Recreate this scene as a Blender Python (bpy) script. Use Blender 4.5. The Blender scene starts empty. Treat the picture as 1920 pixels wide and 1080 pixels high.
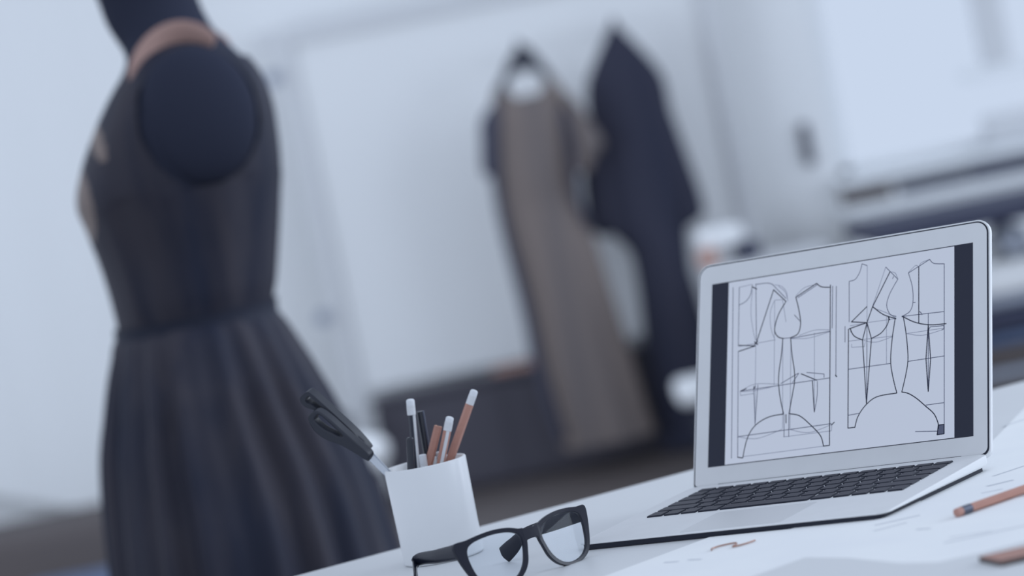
import bpy, bmesh, math, random
from mathutils import Vector, Matrix
random.seed(7)
C = bpy.context.scene.collection
R = math.radians
# ------------------------------------------------------------------ camera
FPX, PITCH, ROLL = 5500.0, R(2.76), R(11.53)
CAM = Vector((0, 0, 1.1192))
fw = Vector((0, math.cos(PITCH), -math.sin(PITCH)))
u0 = Vector((0, math.sin(PITCH), math.cos(PITCH)))
r0 = Vector((1, 0, 0))
rt = math.cos(ROLL)*r0 - math.sin(ROLL)*u0
up = math.sin(ROLL)*r0 + math.cos(ROLL)*u0
cd = bpy.data.cameras.new('camera'); cam = bpy.data.objects.new('camera', cd); C.objects.link(cam)
m = Matrix.Identity(4)
for i in range(3):
    m[i][0] = rt[i]; m[i][1] = up[i]; m[i][2] = -fw[i]; m[i][3] = CAM[i]
cam.matrix_world = m
cd.sensor_width = 36; cd.lens = 36*FPX/1920; cd.clip_start = .05
cd.dof.use_dof = True; cd.dof.focus_distance = 2.70; cd.dof.aperture_fstop = 3.4
bpy.context.scene.camera = cam
def ray(x, y): return fw + rt*((x-960)/FPX) - up*((y-540)/FPX)
def at_y(x, y, Y): d = ray(x, y); return CAM + d*(Y/d.y)      # pixel -> point at distance Y
def at_z(x, y, z): d = ray(x, y); return CAM + d*((z-CAM.z)/d.z)   # pixel -> point at height z
DESK = .74
# ------------------------------------------------------------------ materials
def lin(c): return tuple(((v/255)/12.92 if v/255 <= .04045 else ((v/255+.055)/1.055)**2.4) for v in c)
def mat(name, col, rough=.5, metal=0., spec=.5, noise=None, bump=0., bscale=200, sheen=0.):
    m = bpy.data.materials.new(name); m.use_nodes = True
    nt = m.node_tree; b = nt.nodes['Principled BSDF']
    b.inputs['Base Color'].default_value = (*col, 1)
    b.inputs['Roughness'].default_value = rough; b.inputs['Metallic'].default_value = metal
    b.inputs['Specular IOR Level'].default_value = spec
    b.inputs['Sheen Weight'].default_value = sheen
    tc = nt.nodes.new('ShaderNodeTexCoord')
    if noise:
        col2, scale = noise
        mp = nt.nodes.new('ShaderNodeMapping'); mp.inputs['Scale'].default_value = scale
        n = nt.nodes.new('ShaderNodeTexNoise'); n.inputs['Scale'].default_value = 1.; n.inputs['Detail'].default_value = 4
        rp = nt.nodes.new('ShaderNodeValToRGB')
        rp.color_ramp.elements[0].position = .38; rp.color_ramp.elements[1].position = .62
        rp.color_ramp.elements[0].color = (*col, 1); rp.color_ramp.elements[1].color = (*col2, 1)
        nt.links.new(tc.outputs['Object'], mp.inputs['Vector']); nt.links.new(mp.outputs['Vector'], n.inputs['Vector'])
        nt.links.new(n.outputs['Fac'], rp.inputs['Fac']); nt.links.new(rp.outputs['Color'], b.inputs['Base Color'])
    if bump:
        n2 = nt.nodes.new('ShaderNodeTexNoise'); n2.inputs['Scale'].default_value = bscale
        bp = nt.nodes.new('ShaderNodeBump'); bp.inputs['Strength'].default_value = bump; bp.inputs['Distance'].default_value = .001
        nt.links.new(tc.outputs['Object'], n2.inputs['Vector']); nt.links.new(n2.outputs['Fac'], bp.inputs['Height'])
        nt.links.new(bp.outputs['Normal'], b.inputs['Normal'])
    return m
def emit(name, col, strength=1.):
    m = mat(name, (.01, .01, .012), .35, spec=.2); b = m.node_tree.nodes['Principled BSDF']
    b.inputs['Emission Color'].default_value = (*col, 1); b.inputs['Emission Strength'].default_value = strength
    return m
def glassy(name, tint=(.96, .98, 1), ior=1.45):
    m = bpy.data.materials.new(name); m.use_nodes = True; nt = m.node_tree
    for n in list(nt.nodes): nt.nodes.remove(n)
    o = nt.nodes.new('ShaderNodeOutputMaterial'); mx = nt.nodes.new('ShaderNodeMixShader')
    t = nt.nodes.new('ShaderNodeBsdfTransparent'); t.inputs[0].default_value = (*tint, 1)
    g = nt.nodes.new('ShaderNodeBsdfGlossy'); g.inputs['Roughness'].default_value = .02
    f = nt.nodes.new('ShaderNodeLayerWeight'); f.inputs['Blend'].default_value = ior-1.1
    ml = nt.nodes.new('ShaderNodeMath'); ml.operation = 'MULTIPLY'; ml.inputs[1].default_value = .045; nt.links.new(f.outputs[1], ml.inputs[0]); nt.links.new(ml.outputs[0], mx.inputs[0]); nt.links.new(t.outputs[0], mx.inputs[1]); nt.links.new(g.outputs[0], mx.inputs[2])
    nt.links.new(mx.outputs[0], o.inputs[0]); return m
M = dict(
 wall=mat('wall_paint', (.80, .81, .82), .9, bump=.1),
 floor=mat('dark_floor', (.085, .072, .07), .5, noise=((.12, .10, .095), (.6, 6, 1))),
 board=mat('board_white', (.78, .79, .80), .6),
 boardframe=mat('board_frame', (.62, .63, .65), .4),
 white=mat('white_plastic', (.78, .80, .82), .35),
 desk=mat('desk_white', (.66, .67, .68), .45, noise=((.69, .70, .71), (3, 3, 3))),
 deskedge=mat('desk_edge', (.62, .65, .70), .5),
 metal=mat('leg_metal', (.5, .5, .52), .35, .8),
 paper=mat('paper_white', (.88, .89, .89), .85, noise=((.85, .86, .87), (9, 9, 9))),
 tracing=mat('tracing_paper', (.68, .69, .70), .8),
 strokes=mat('pencil_strokes', (.60, .62, .66), .9),
 mug=mat('cup_white', (.83, .84, .85), .3, spec=.5),
 alu=mat('aluminium', (.72, .725, .735), .45, .05, noise=((.735, .74, .75), (40, 40, 40))),
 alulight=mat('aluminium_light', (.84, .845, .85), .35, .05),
 alupad=mat('trackpad', (.62, .625, .635), .42, .05),
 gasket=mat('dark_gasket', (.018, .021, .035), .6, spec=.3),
 key=mat('key_black', (.04, .04, .055), .55, spec=.35),
 navy=mat('navy_black', (.022, .025, .042), .45, spec=.5),
 frame=mat('glasses_black', (.012, .014, .026), .25, spec=.3),
 black=mat('pen_black', (.016, .018, .03), .25, spec=.6),
 handle=mat('handle_rubber', (.015, .018, .030), .35, spec=.5),
 steel=mat('steel', (.62, .65, .70), .25, .8),
 salmon=mat('pencil_salmon', (.50, .25, .19), .5, noise=((.47, .235, .18), (60, 60, 200))),
 woodend=mat('pencil_wood', (.55, .30, .22), .8),
 ferrule=mat('ferrule_silver', (.76, .77, .79), .4, .15, bump=.8, bscale=900),
 greyfer=mat('ferrule_grey', (.10, .11, .15), .4, .4),
 eraser=mat('eraser_white', (.80, .82, .85), .8, bump=.5, bscale=700),
 salmoneraser=mat('eraser_salmon', (.50, .27, .22), .8),
 form=mat('form_black', (.034, .039, .064), .85, spec=.15),
 dress=mat('dress_satin', (.023, .027, .048), .65, spec=.2, noise=((.052, .049, .064), (16, 16, .5))),  # second tone streaks paint the brown sheen of the folds
 belt=mat('belt_black', (.026, .030, .050), .6, spec=.2),
 trim=mat('trim_tan', (.46, .29, .25), .6),
 bust_sheen=mat('sheen_brown', (.22, .165, .145), .55),  # brown tone for the painted satin highlights
 gown=mat('gown_brown', (.185, .150, .138), .8, noise=((.14, .12, .12), (16, 16, .6))),
 gownside=mat('gown_side', (.055, .056, .085), .8),
 coat=mat('coat_navy', (.030, .033, .055), .85, spec=.15, noise=((.044, .045, .068), (10, 10, .8))),
 bench=mat('bench_dark', (.060, .056, .075), .6),
 rail=mat('rail_dark', (.06, .06, .09), .6),
 blue=mat('fabric_blue', (.11, .15, .25), .9),
 navyfab=mat('fabric_navy', (.04, .045, .08), .9),
 curtain=mat('curtain_white', (.77, .78, .79), .95),
 greyfab=mat('fabric_grey', (.35, .38, .45), .9),
 whitefab=mat('fabric_white', (.86, .87, .88), .9),
 salmonfab=mat('fabric_salmon', (.50, .30, .25), .9),
 brownfab=mat('fabric_brown', (.10, .085, .085), .9),
 wood=mat('ruler_wood', (.42, .22, .17), .6),
 wooddark=mat('ruler_edge', (.10, .075, .07), .6),
 copper=mat('copper', (.40, .22, .17), .4, .4),
 glass=glassy('lens_glass'), pane=glassy('window_glass', (.98, .99, 1), 1.2),
 scr=emit('screen_paper', lin((176, 186, 206)), 1.04), scrblack=mat('screen_black', (.020, .023, .042), .4, spec=.3),
 ink=mat('screen_ink', (.022, .026, .05), .5, spec=.1), ink2=emit('screen_ink_mid', lin((84, 92, 120)), .75), ink3=emit('screen_ink_pale', lin((128, 137, 163)), .85),
 knob=mat('knob_grey', (.30, .33, .40), .5),
)
# ------------------------------------------------------------------ mesh builder
class MB:
    def __init__(s): s.v = []; s.f = []; s.mi = []; s.mats = []
    def mid(s, m):
        if m not in s.mats: s.mats.append(m)
        return s.mats.index(m)
    def add(s, vs, fs, m):
        o = len(s.v); s.v += [Vector(v) for v in vs]; k = s.mid(m)
        for f in fs: s.f.append([o+i for i in f]); s.mi.append(k)
        return s
    def box(s, a, b, m, T=None):
        vs = [Vector((x, y, z)) for z in (a[2], b[2]) for y in (a[1], b[1]) for x in (a[0], b[0])]
        if T: vs = [T @ v for v in vs]
        return s.add(vs, [(0, 2, 3, 1), (4, 5, 7, 6), (0, 1, 5, 4), (2, 6, 7, 3), (0, 4, 6, 2), (1, 3, 7, 5)], m)
    def loft(s, rings, m, cap0=True, cap1=True, skip=None):
        n = len(rings[0]); o = len(s.v); k = s.mid(m)
        for r in rings: s.v += [Vector(p) for p in r]
        for i in range(len(rings)-1):
            for j in range(n):
                j2 = (j+1) % n
                if skip:
                    c = (Vector(rings[i][j])+Vector(rings[i][j2])+Vector(rings[i+1][j])+Vector(rings[i+1][j2]))/4
                    if skip(c): continue
                s.f.append([o+i*n+j, o+i*n+j2, o+(i+1)*n+j2, o+(i+1)*n+j]); s.mi.append(k)
        if cap0: s.f.append([o+j for j in range(n)][::-1]); s.mi.append(k)
        if cap1: s.f.append([o+(len(rings)-1)*n+j for j in range(n)]); s.mi.append(k)
        return s
    def prism(s, pts, m, T, d, top=None):          # pts 2D, extruded along local z by d
        a = [T @ Vector((x, y, 0)) for x, y in pts]; b = [T @ Vector((x, y, d)) for x, y in pts]
        n = len(pts); o = len(s.v); s.v += a+b; k = s.mid(m); kt = s.mid(top or m)
        s.f.append([o+i for i in range(n)][::-1]); s.mi.append(k)
        s.f.append([o+n+i for i in range(n)]); s.mi.append(kt)
        for i in range(n): s.f.append([o+i, o+(i+1) % n, o+n+(i+1) % n, o+n+i]); s.mi.append(k)
        return s
    def tube(s, pts, r, m, n=12, flat=None, cap=True):
        pts = [Vector(p) for p in pts]; rr = r if isinstance(r, (list, tuple)) else [r]*len(pts)
        rings = []; ref = None
        for i, p in enumerate(pts):
            t = (pts[min(i+1, len(pts)-1)]-pts[max(i-1, 0)]).normalized()
            if flat: a = (Vector(flat)-t*t.dot(Vector(flat))).normalized()
            else:
                if ref is None: ref = Vector((0, 0, 1)) if abs(t.z) < .9 else Vector((1, 0, 0))
                a = (ref-t*t.dot(ref)).normalized(); ref = a
            b = t.cross(a); q = rr[i]
            if not isinstance(q, (list, tuple)): q = (q, q)
            rings.append([p+a*math.cos(2*math.pi*j/n)*q[0]+b*math.sin(2*math.pi*j/n)*q[1] for j in range(n)])
        return s.loft(rings, m, cap, cap)
    def band(s, inner, outer, m, T, d, closed=True):   # ring between two outlines, thickness d
        n = len(inner); rings = []
        for i in range(n):
            (a, b), (c, e) = inner[i][:2], outer[i][:2]
            rings.append([T @ Vector((a, b, 0)), T @ Vector((c, e, 0)), T @ Vector((c, e, d)), T @ Vector((a, b, d))])
        if closed: rings.append(rings[0])
        return s.loft(rings, m, not closed, not closed)
    def ball(s, c, r, m, nu=20, nv=12):
        r = r if isinstance(r, (list, tuple)) else (r, r, r); c = Vector(c)
        rings = [[c+Vector((r[0]*math.cos(2*math.pi*j/nu)*math.sin(math.pi*(i+.02)/(nv+.04)), r[1]*math.sin(2*math.pi*j/nu)*math.sin(math.pi*(i+.02)/(nv+.04)), -r[2]*math.cos(math.pi*(i+.02)/(nv+.04)))) for j in range(nu)] for i in range(nv+1)]
        return s.loft(rings, m)
    def build(s, name, parent=None, smooth=True, bevel=0, sub=0, ang=35):
        me = bpy.data.meshes.new(name); me.from_pydata([tuple(v) for v in s.v], [], s.f)
        for mt in s.mats: me.materials.append(mt)
        for i, p in enumerate(me.polygons): p.material_index = s.mi[i]; p.use_smooth = smooth
        bm = bmesh.new(); bm.from_mesh(me); bmesh.ops.remove_doubles(bm, verts=bm.verts, dist=1e-6)
        bmesh.ops.recalc_face_normals(bm, faces=bm.faces)
        if smooth:
            for e in bm.edges:
                if len(e.link_faces) == 2 and e.calc_face_angle(0) > R(ang): e.smooth = False
        bm.to_mesh(me); bm.free()
        o = bpy.data.objects.new(name, me); C.objects.link(o)
        if parent: o.parent = parent; o.matrix_parent_inverse = parent.matrix_basis.inverted()
        if bevel:
            b = o.modifiers.new('bevel', 'BEVEL'); b.width = bevel; b.segments = 2; b.limit_method = 'ANGLE'; b.angle_limit = R(40)
        if sub:
            b = o.modifiers.new('sub', 'SUBSURF'); b.levels = b.render_levels = sub
        return o
def tag(o, label, cat, group=None, kind=None):
    o['label'] = label; o['category'] = cat
    if group: o['group'] = group
    if kind: o['kind'] = kind
    return o
def empty(name, loc, label, cat, group=None):
    o = bpy.data.objects.new(name, None); o.empty_display_size = .05; o.location = loc; C.objects.link(o)
    return tag(o, label, cat, group)
def struct(o, label=None):
    o['kind'] = 'structure'
    if label: o['label'] = label
    return o
I4 = Matrix.Identity(4)
def cr(pts, k=8, closed=False):      # smooth curve through points
    n = len(pts); out = []
    P = [Vector(p) for p in pts]
    for i in range(n if closed else n-1):
        if closed: a, b, c, d = P[i-1], P[i], P[(i+1) % n], P[(i+2) % n]
        else: a, b, c, d = P[max(i-1, 0)], P[i], P[i+1], P[min(i+2, n-1)]
        for j in range(k):
            t = j/k
            out.append(.5*((2*b)+(c-a)*t+(2*a-5*b+4*c-d)*t*t+(3*b-a-3*c+d)*t**3))
    if not closed: out.append(P[-1])
    return out
def rrect(x0, y0, x1, y1, r, n=8):
    out = []
    for cx, cy, a in ((x1-r, y1-r, 0), (x0+r, y1-r, 90), (x0+r, y0+r, 180), (x1-r, y0+r, 270)):
        for i in range(n+1):
            t = R(a+90*i/n); out.append((cx+r*math.cos(t), cy+r*math.sin(t)))
    return out
# ------------------------------------------------------------------ the room
b = MB().box((-3.2, -1.5, -.1), (4.2, 10.45, 0), M['floor']); struct(b.build('floor', smooth=False))
WY = 10.3
wx0, wx1, wz0, wz1 = 1.21, 2.9, .775, 2.3
b = MB()
b.box((-3.2, WY, 0), (wx0, WY+.15, 2.7), M['wall']); b.box((wx1, WY, 0), (4.2, WY+.15, 2.7), M['wall'])
b.box((wx0, WY, 0), (wx1, WY+.15, wz0), M['wall']); b.box((wx0, WY, wz1), (wx1, WY+.15, 2.7), M['wall'])
struct(b.build('wall_back', smooth=False))
w = bpy.data.objects.new('window_1', None); w.location = (wx0, WY, wz0); C.objects.link(w); w['kind'] = 'structure'
b = MB()
for a, c in (((wx0, wz0), (wx0+.05, wz1)), ((wx1-.05, wz0), (wx1, wz1)), ((wx0, wz1-.05), (wx1, wz1)), ((wx0, wz0), (wx1, wz0+.03))):
    b.box((a[0], WY+.03, a[1]), (c[0], WY+.09, c[1]), M['white'])
b.build('window_frame', w, False, .004)
MB().box((1.785, WY+.03, wz0+.28), (1.885, WY+.09, wz1-.05), M['boardframe']).build('mullion', w, False, .004)
MB().box((1.70, WY+.03, wz0+.24), (wx1-.05, WY+.09, wz0+.28), M['white']).build('transom', w, False, .004)
MB().box((wx0+.05, WY+.055, wz0+.03), (wx1-.05, WY+.06, wz1-.05), M['pane']).build('window_pane', w, False)
MB().box((wx0-.02, WY-.12, wz0-.035), (wx1+.02, WY+.06, wz0), M['white']).build('window_sill', w, False, .004)
MB().box((1.098, WY-.03, .84), (1.13, WY, .985), M['rail']).build('window_handle', w, False, .008)

tag(MB().box((1.72, WY-.10, .775), (1.98, WY-.02, .885), M['boardframe']).build('storage_box', smooth=True, bevel=.02), 'pale grey box standing on the window sill', 'box')
# ------------------------------------------------------------------ whiteboard on stand
wb = empty('whiteboard', (.12, 10.1, 0), 'large blank white standing board on two grey posts behind the hanging dresses', 'whiteboard')
MB().box((-.60, 10.08, .385), (.85, 10.11, 1.625), M['board']).build('board_panel', wb, False, .003)
for x in (-.60, .845): MB().box((x-.028, 10.055, .05), (x+.028, 10.08, 1.66), M['boardframe']).build('post', wb, False, .004)
MB().box((-.70, 10.06, 1.60), (1.0, 10.08, 1.66), M['boardframe']).build('top_rail', wb, False, .004)
for z in (1.50, .665): MB().tube([(-.655, 10.06, z), (-.655, 10.02, z)], .026, M['knob']).build('knob', wb)
for x in (-.60, .845):
    MB().tube([(x, 9.78, .06), (x, 10.07, .06)], .03, M['white']).build('foot', wb)
# low bench behind the dresses
be = empty('storage_bench', (0, 9.9, 0), 'long low dark bench below the white board', 'bench')
MB().box((-.54, 9.875, .0), (.79, 10.03, .345), M['bench']).build('bench_body', be, False, .02)
MB().box((-.55, 9.865, .345), (.80, 10.04, .365), M['bench']).build('seat', be, False, .008)
for x in (-.53, -.10, .33):
    MB().box((x+.01, 9.868, .03), (x+.42, 9.875, .33), M['bench']).build('door', be, False, .002)
o = tag(MB().tube([(-.12, 9.89, .378), (.03, 9.89, .378)], .012, M['salmonfab']).build('fabric_strip'), 'small salmon fabric roll on the bench left of the brown gown', 'fabric')
o = tag(MB().box((-.69, 9.55, 0), (-.615, 9.7, .36), M['bench']).build('storage_box', smooth=False, bevel=.01), 'small dark box beside the left post of the white board', 'box')
# round white pouf/basket blob on the floor
o = MB(); prof = [(.02, 0), (.075, .008), (.092, .03), (.095, .06), (.08, .085), (.04, .098), (.01, .1)]
cx, cy = -.53, 8.0
cz = at_y(668, 852, 8.0)
prof2 = [[(cz.x+r*math.cos(a*math.pi/12), 8.0+r*math.sin(a*math.pi/12), cz.z-.05+z) for a in range(24)] for r, z in prof]
st = empty('stool', (cz.x, 8, 0), 'small round white stool between the draped form and the brown gown', 'stool')
MB().loft(prof2, M['whitefab']).build('seat', st)
for k in range(3):
    a = k*2.094+.5
    MB().tube([(cz.x+.05*math.cos(a), 8+.05*math.sin(a), cz.z-.045), (cz.x+.09*math.cos(a), 8+.09*math.sin(a), 0)], .011, M['bench']).build('leg', st)
# ------------------------------------------------------------------ garments hanging
def spline(tab, z):
    tab = sorted(tab)
    if z <= tab[0][0]: return tab[0][1:]
    if z >= tab[-1][0]: return tab[-1][1:]
    for i in range(len(tab)-1):
        a, c = tab[i], tab[i+1]
        if a[0] <= z <= c[0]:
            p0 = tab[max(i-1, 0)]; p3 = tab[min(i+2, len(tab)-1)]; h = c[0]-a[0]; t = (z-a[0])/h; out = []
            for k in range(1, len(a)):
                m0 = (c[k]-p0[k])/(c[0]-p0[0])*h; m1 = (p3[k]-a[k])/(p3[0]-a[0])*h
                out.append((2*t**3-3*t*t+1)*a[k]+(t**3-2*t*t+t)*m0+(3*t*t-2*t**3)*c[k]+(t**3-t*t)*m1)
            return out
def shell(tab, Y, zs, n, m, folds=0, amp=0, ph=0., off=0., ex=2.0, skip=None, cap=True, ampf=None):
    rings = []
    rnd = random.Random(int(ph*100)+5); off_ = [rnd.uniform(-.6, .6) for _ in range(4)]
    for z in zs:
        xl, xr, bb = spline(tab, z); cx = (xl+xr)/2; a = (xr-xl)/2+off; bq = bb+off; ring = []
        for j in range(n):
            t = 2*math.pi*j/n
            c, s_ = math.cos(t), math.sin(t)
            rr = (abs(c)**ex+abs(s_)**ex)**(-1/ex)
            w = 0
            if folds:
                A = amp*(ampf(z) if ampf else 1)
                w = A*(math.sin(folds*t+ph+1.3*math.sin(2*t+off_[0]))*.7+.45*math.sin((folds*1.0+5)*t+off_[1]+.8*math.sin(3*t))-.25)
            ring.append((cx+(a+w)*rr*c, Y+(bq+w)*rr*s_, z))
        rings.append(ring)
    return MB().loft(rings, m, cap, cap, skip)
def zr(a, b, n): return [a+(b-a)*i/(n-1) for i in range(n)]
GY = 9.62; K = GY/9.5
def g(x, z): return x*K, max(.012, 1.119+(z-1.119)*K)
def gt(rows): return [(g(0, z)[1], g(xl, z)[0], g(xr, z)[0], b_) for z, xl, xr, b_ in rows]
gw = empty('brown_gown', (.2, GY, 0), 'long brown gown with dark side sleeves hanging on the white board', 'dress', 'dresses hanging against the white board')
T_brown = gt([(1.26, .075, .27, .03), (1.23, .055, .283, .04), (1.19, .045, .285, .05), (1.05, .030, .275, .06), (.98, .022, .262, .06), (.909, .008, .258, .055), (.80, .012, .288, .06),
 (.727, .022, .298, .065), (.56, .03, .315, .07), (.39, .024, .332, .075), (.19, .046, .35, .08), (.11, .06, .36, .082)])
shell(T_brown, GY, zr(g(0, .11)[1], g(0, 1.26)[1], 60), 120, M['gown'], 9, .007, .4, ampf=lambda z: max(0, 1.25-z)).build('gown_body', gw)
TXZ = Matrix(((1, 0, 0, 0), (0, 0, 1, GY-.02), (0, 1, 0, 0), (0, 0, 0, 1)))
inn = [g(.175+.060*math.cos(t), 1.298+.046*math.sin(t)) for t in [R(200+i*10) for i in range(15)]]
out = [g(*p) for p in [(.07, 1.30), (.06, 1.275), (.055, 1.255), (.06, 1.24), (.08, 1.23), (.11, 1.225), (.14, 1.22), (.17, 1.22), (.2, 1.22), (.235, 1.222), (.265, 1.225), (.285, 1.24), (.285, 1.265), (.275, 1.29), (.262, 1.315)]]
MB().band(inn, out, M['gown'], TXZ, .04, closed=False).build('yoke', gw)
inn2 = [g(.175+.060*math.cos(t), 1.298+.046*math.sin(t)) for t in [R(-20+i*20) for i in range(12)]]
out2 = [g(*p) for p in [(.262, 1.315), (.253, 1.335), (.24, 1.36), (.225, 1.385), (.213, 1.405), (.196, 1.425), (.17, 1.42), (.150, 1.40), (.128, 1.375), (.113, 1.35), (.095, 1.325), (.07, 1.30)]]
MB().band(inn2, out2, M['navy'], TXZ, .04, closed=False).build('neck_facing', gw)
SL = gt([(1.255, .05, .075, .03), (1.21, .008, .08, .05), (1.15, -.004, .065, .055), (1.06, -.02, .048, .055), (1.03, -.014, .045, .05)])
shell(SL, GY, zr(g(0, 1.03)[1], g(0, 1.255)[1], 16), 24, M['gownside']).build('sleeve', gw)
SR = gt([(1.25, .27, .30, .03), (1.19, .285, .335, .05), (1.12, .283, .365, .055), (1.06, .275, .385, .055), (1.02, .262, .345, .05), (.985, .262, .325, .05)])
shell(SR, GY, zr(g(0, .985)[1], g(0, 1.25)[1], 16), 24, M['gown']).build('sleeve', gw)
SP = gt([(1.2, .262, .293, .03), (1.05, .262, .290, .067), (.98, .255, .283, .06), (.9, .250, .275, .04), (.80, .275, .296, .03)])
shell(SP, GY-.012, zr(g(0, .80)[1], g(0, 1.2)[1], 16), 24, M['gownside']).build('dark_side_strip', gw)  # dark strip drawn for the gap beside the right sleeve
SP2 = gt([(1.03, .005, .035, .04), (.9, .000, .03, .045), (.8, .003, .035, .05), (.56, .015, .055, .055), (.39, .015, .06, .06), (.15, .045, .08, .06)])
shell(SP2, GY-.012, zr(g(0, .15)[1], g(0, 1.03)[1], 16), 24, M['gownside']).build('dark_side_strip', gw)  # dark strip put in for the shade along the left edge
GY = 9.77; K = GY/9.5
nd = empty('navy_gown', (.45, GY, 0), 'long navy black gown with wide sleeves hanging right of the brown gown', 'dress', 'dresses hanging against the white board')
T_dark = gt([(1.432, .483, .50, .012), (1.40, .46, .52, .02), (1.365, .434, .545, .03), (1.272, .375, .60, .05), (1.223, .36, .617, .055), (1.135, .352, .618, .06), (.991, .355, .63, .065),
 (.9, .35, .632, .065), (.80, .345, .61, .065), (.77, .35, .60, .065), (.702, .398, .588, .065), (.60, .403, .578, .065), (.544, .40, .585, .068), (.318, .381, .60, .075), (.195, .374, .61, .08), (.04, .374, .62, .08)])
shell(T_dark, GY, zr(g(0, .04)[1], g(0, 1.432)[1], 60), 120, M['coat'], 8, .005, 2.1, ampf=lambda z: max(0, 1.3-z)).build('gown_body', nd)
SL = gt([(1.10, .33, .40, .03), (1.0, .30, .41, .045), (.85, .283, .40, .05), (.80, .285, .40, .05), (.765, .318, .40, .04)])
shell(SL, GY, zr(g(0, .765)[1], g(0, 1.1)[1], 16), 24, M['coat']).build('sleeve', nd)
SR = gt([(1.10, .59, .622, .03), (.95, .59, .645, .05), (.862, .59, .658, .05), (.80, .585, .662, .05), (.766, .58, .655, .05), (.74, .58, .60, .04)])
shell(SR, GY, zr(g(0, .74)[1], g(0, 1.1)[1], 16), 24, M['coat']).build('sleeve', nd)
for k, (x, z, lab) in enumerate(((.176, 1.415, 'dark hook on the white board holding the brown gown'), (.491, 1.425, 'dark hook on the white board holding the navy gown'))):
    K = (9.62, 9.77)[k]/9.5; X, Z = g(x, z); hy = (9.62, 9.77)[k]
    tag(MB().tube([(X, 10.079, Z), (X, hy+.05, Z), (X, hy-.01, Z+.006), (X, hy-.025, Z+.022)], .008, M['navy']).build('coat_hook'), lab, 'hook', 'hooks on the white board')
# ------------------------------------------------------------------ dress form with dress
FY = 4.3
fm = empty('dress_form', (-.46, FY, 0), 'black dress form on a stand wearing the dark gathered dress, turned in profile', 'dress form')
T_form = [(1.475, -.514, -.376, .066), (1.441, -.508, -.368, .062), (1.404, -.502, -.362, .062), (1.373, -.490, -.352, .075), (1.355, -.484, -.341, .10), (1.337, -.488, -.328, .135), (1.311, -.508, -.311, .16),
 (1.285, -.526, -.301, .172), (1.25, -.548, -.296, .178), (1.20, -.576, -.298, .172), (1.158, -.591, -.303, .165), (1.12, -.585, -.312, .155), (1.06, -.575, -.327, .14),
 (1.0, -.570, -.343, .13), (.95, -.570, -.357, .12), (.90, -.575, -.34, .135), (.80, -.585, -.325, .16), (.70, -.58, -.33, .165), (.62, -.56, -.35, .15)]
shell(T_form, FY, zr(.62, 1.475, 70), 64, M['form'], ex=2.15).build('torso', fm)
MB().loft([[(-.446+r*math.cos(a*math.pi/16)*1.1, FY+r*math.sin(a*math.pi/16), z) for a in range(32)] for r, z in ((.064, 1.475), (.068, 1.48), (.066, 1.495), (.03, 1.51), (.012, 1.52))], M['trim']).build('neck_cap', fm)
for sg in (-1, 1):
    MB().ball((-.386, FY+sg*.150, 1.247), (.083, .040, .100), M['form'], 32, 16).build('arm_cap', fm)
MB().tube([(-.45, FY, .03), (-.45, FY, .65)], .016, M['metal']).build('pole', fm)
MB().loft([[(-.45+r*math.cos(a*math.pi/16), FY+r*math.sin(a*math.pi/16), z) for a in range(32)] for r, z in ((.17, 0), (.17, .012), (.15, .022), (.03, .035), (.02, .06))], M['navy']).build('stand_base', fm)
dr = empty('gathered_dress', (-.46, FY, .42), 'dark sleeveless dress with brown sheen and full gathered skirt on the black form', 'dress')
T_bod = [(z, xl, xr, bb) for z, xl, xr, bb in T_form]
def sk(c):
    dy = abs(c.y-FY)
    if ((c.x+.386)/.083)**2+((c.z-1.247)/.100)**2 < 1 and dy > .08: return True
    if c.z > 1.365: return True
    if c.x < -.44 and dy < .03+max(0, (c.z-1.20))*.62: return c.z > 1.18 and True
    if c.z > 1.325 and dy < .085: return True
    return False
shell(T_bod, FY, zr(.945, 1.37, 110), 160, M['dress'], 11, .004, .9, off=.007, ex=2.15, skip=sk, cap=False, ampf=lambda z: .6 if z < 1.15 else .2).build('bodice', dr)
wb_t = [(z, xl, xr, bb) for z, xl, xr, bb in T_form]
shell(wb_t, FY, zr(.935, .968, 6), 96, M['belt'], off=.014, ex=2.15, cap=False).build('waistband', dr)
T_sk = [(.958, -.580, -.350, .130), (.945, -.588, -.342, .145), (.93, -.592, -.334, .155), (.898, -.603, -.322, .17), (.862, -.613, -.310, .19), (.838, -.619, -.303, .20), (.785, -.634, -.286, .22), (.717, -.645, -.266, .24),
 (.65, -.652, -.255, .26), (.58, -.657, -.248, .27), (.42, -.665, -.23, .28)]
shell(T_sk, FY, zr(.42, .955, 60), 420, M['dress'], 19, .0105, 1.7, ampf=lambda z: min(1, (.965-z)*7)+.1, cap=False).build('skirt', dr)
def bform(z): return spline(T_form, z)[2]
for sg in (-1, 1):
    pts = [(-.462, 1.302), (-.455, 1.325), (-.438, 1.346), (-.415, 1.361), (-.39, 1.366), (-.365, 1.360), (-.345, 1.346)]
    pp = [Vector((x, FY+sg*(.105+.5*max(0, 1.367-z)), z)) for x, z in pts]
    MB().tube(cr(pp, 6), [(.004, .006+.017*max(0, math.sin(math.pi*min(1, (i+1)/38)))**.7) for i in range(37)], M['trim'], 12, flat=(0, sg*-1., .45)).build('shoulder_trim', dr)['label'] = 'shoulder trim in a lit tan'  # tan of the trim includes the light on the strap edge
# sheer patches: satin highlights painted brown on the bodice front
bd_ = bpy.data.objects['bodice'].data; bd_.materials.append(M['bust_sheen']); im = len(bd_.materials)-1
for p_ in bd_.polygons:
    c = p_.center; u = (c.x+.583)/.022, (c.z-1.155)/.055; v = (c.x+.538+.25*(c.z-1.24))/.012, (c.z-1.24)/.032
    if (u[0]**2+u[1]**2 < 1 or v[0]**2+v[1]**2 < 1) and c.y < FY+.05: p_.material_index = im
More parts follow.
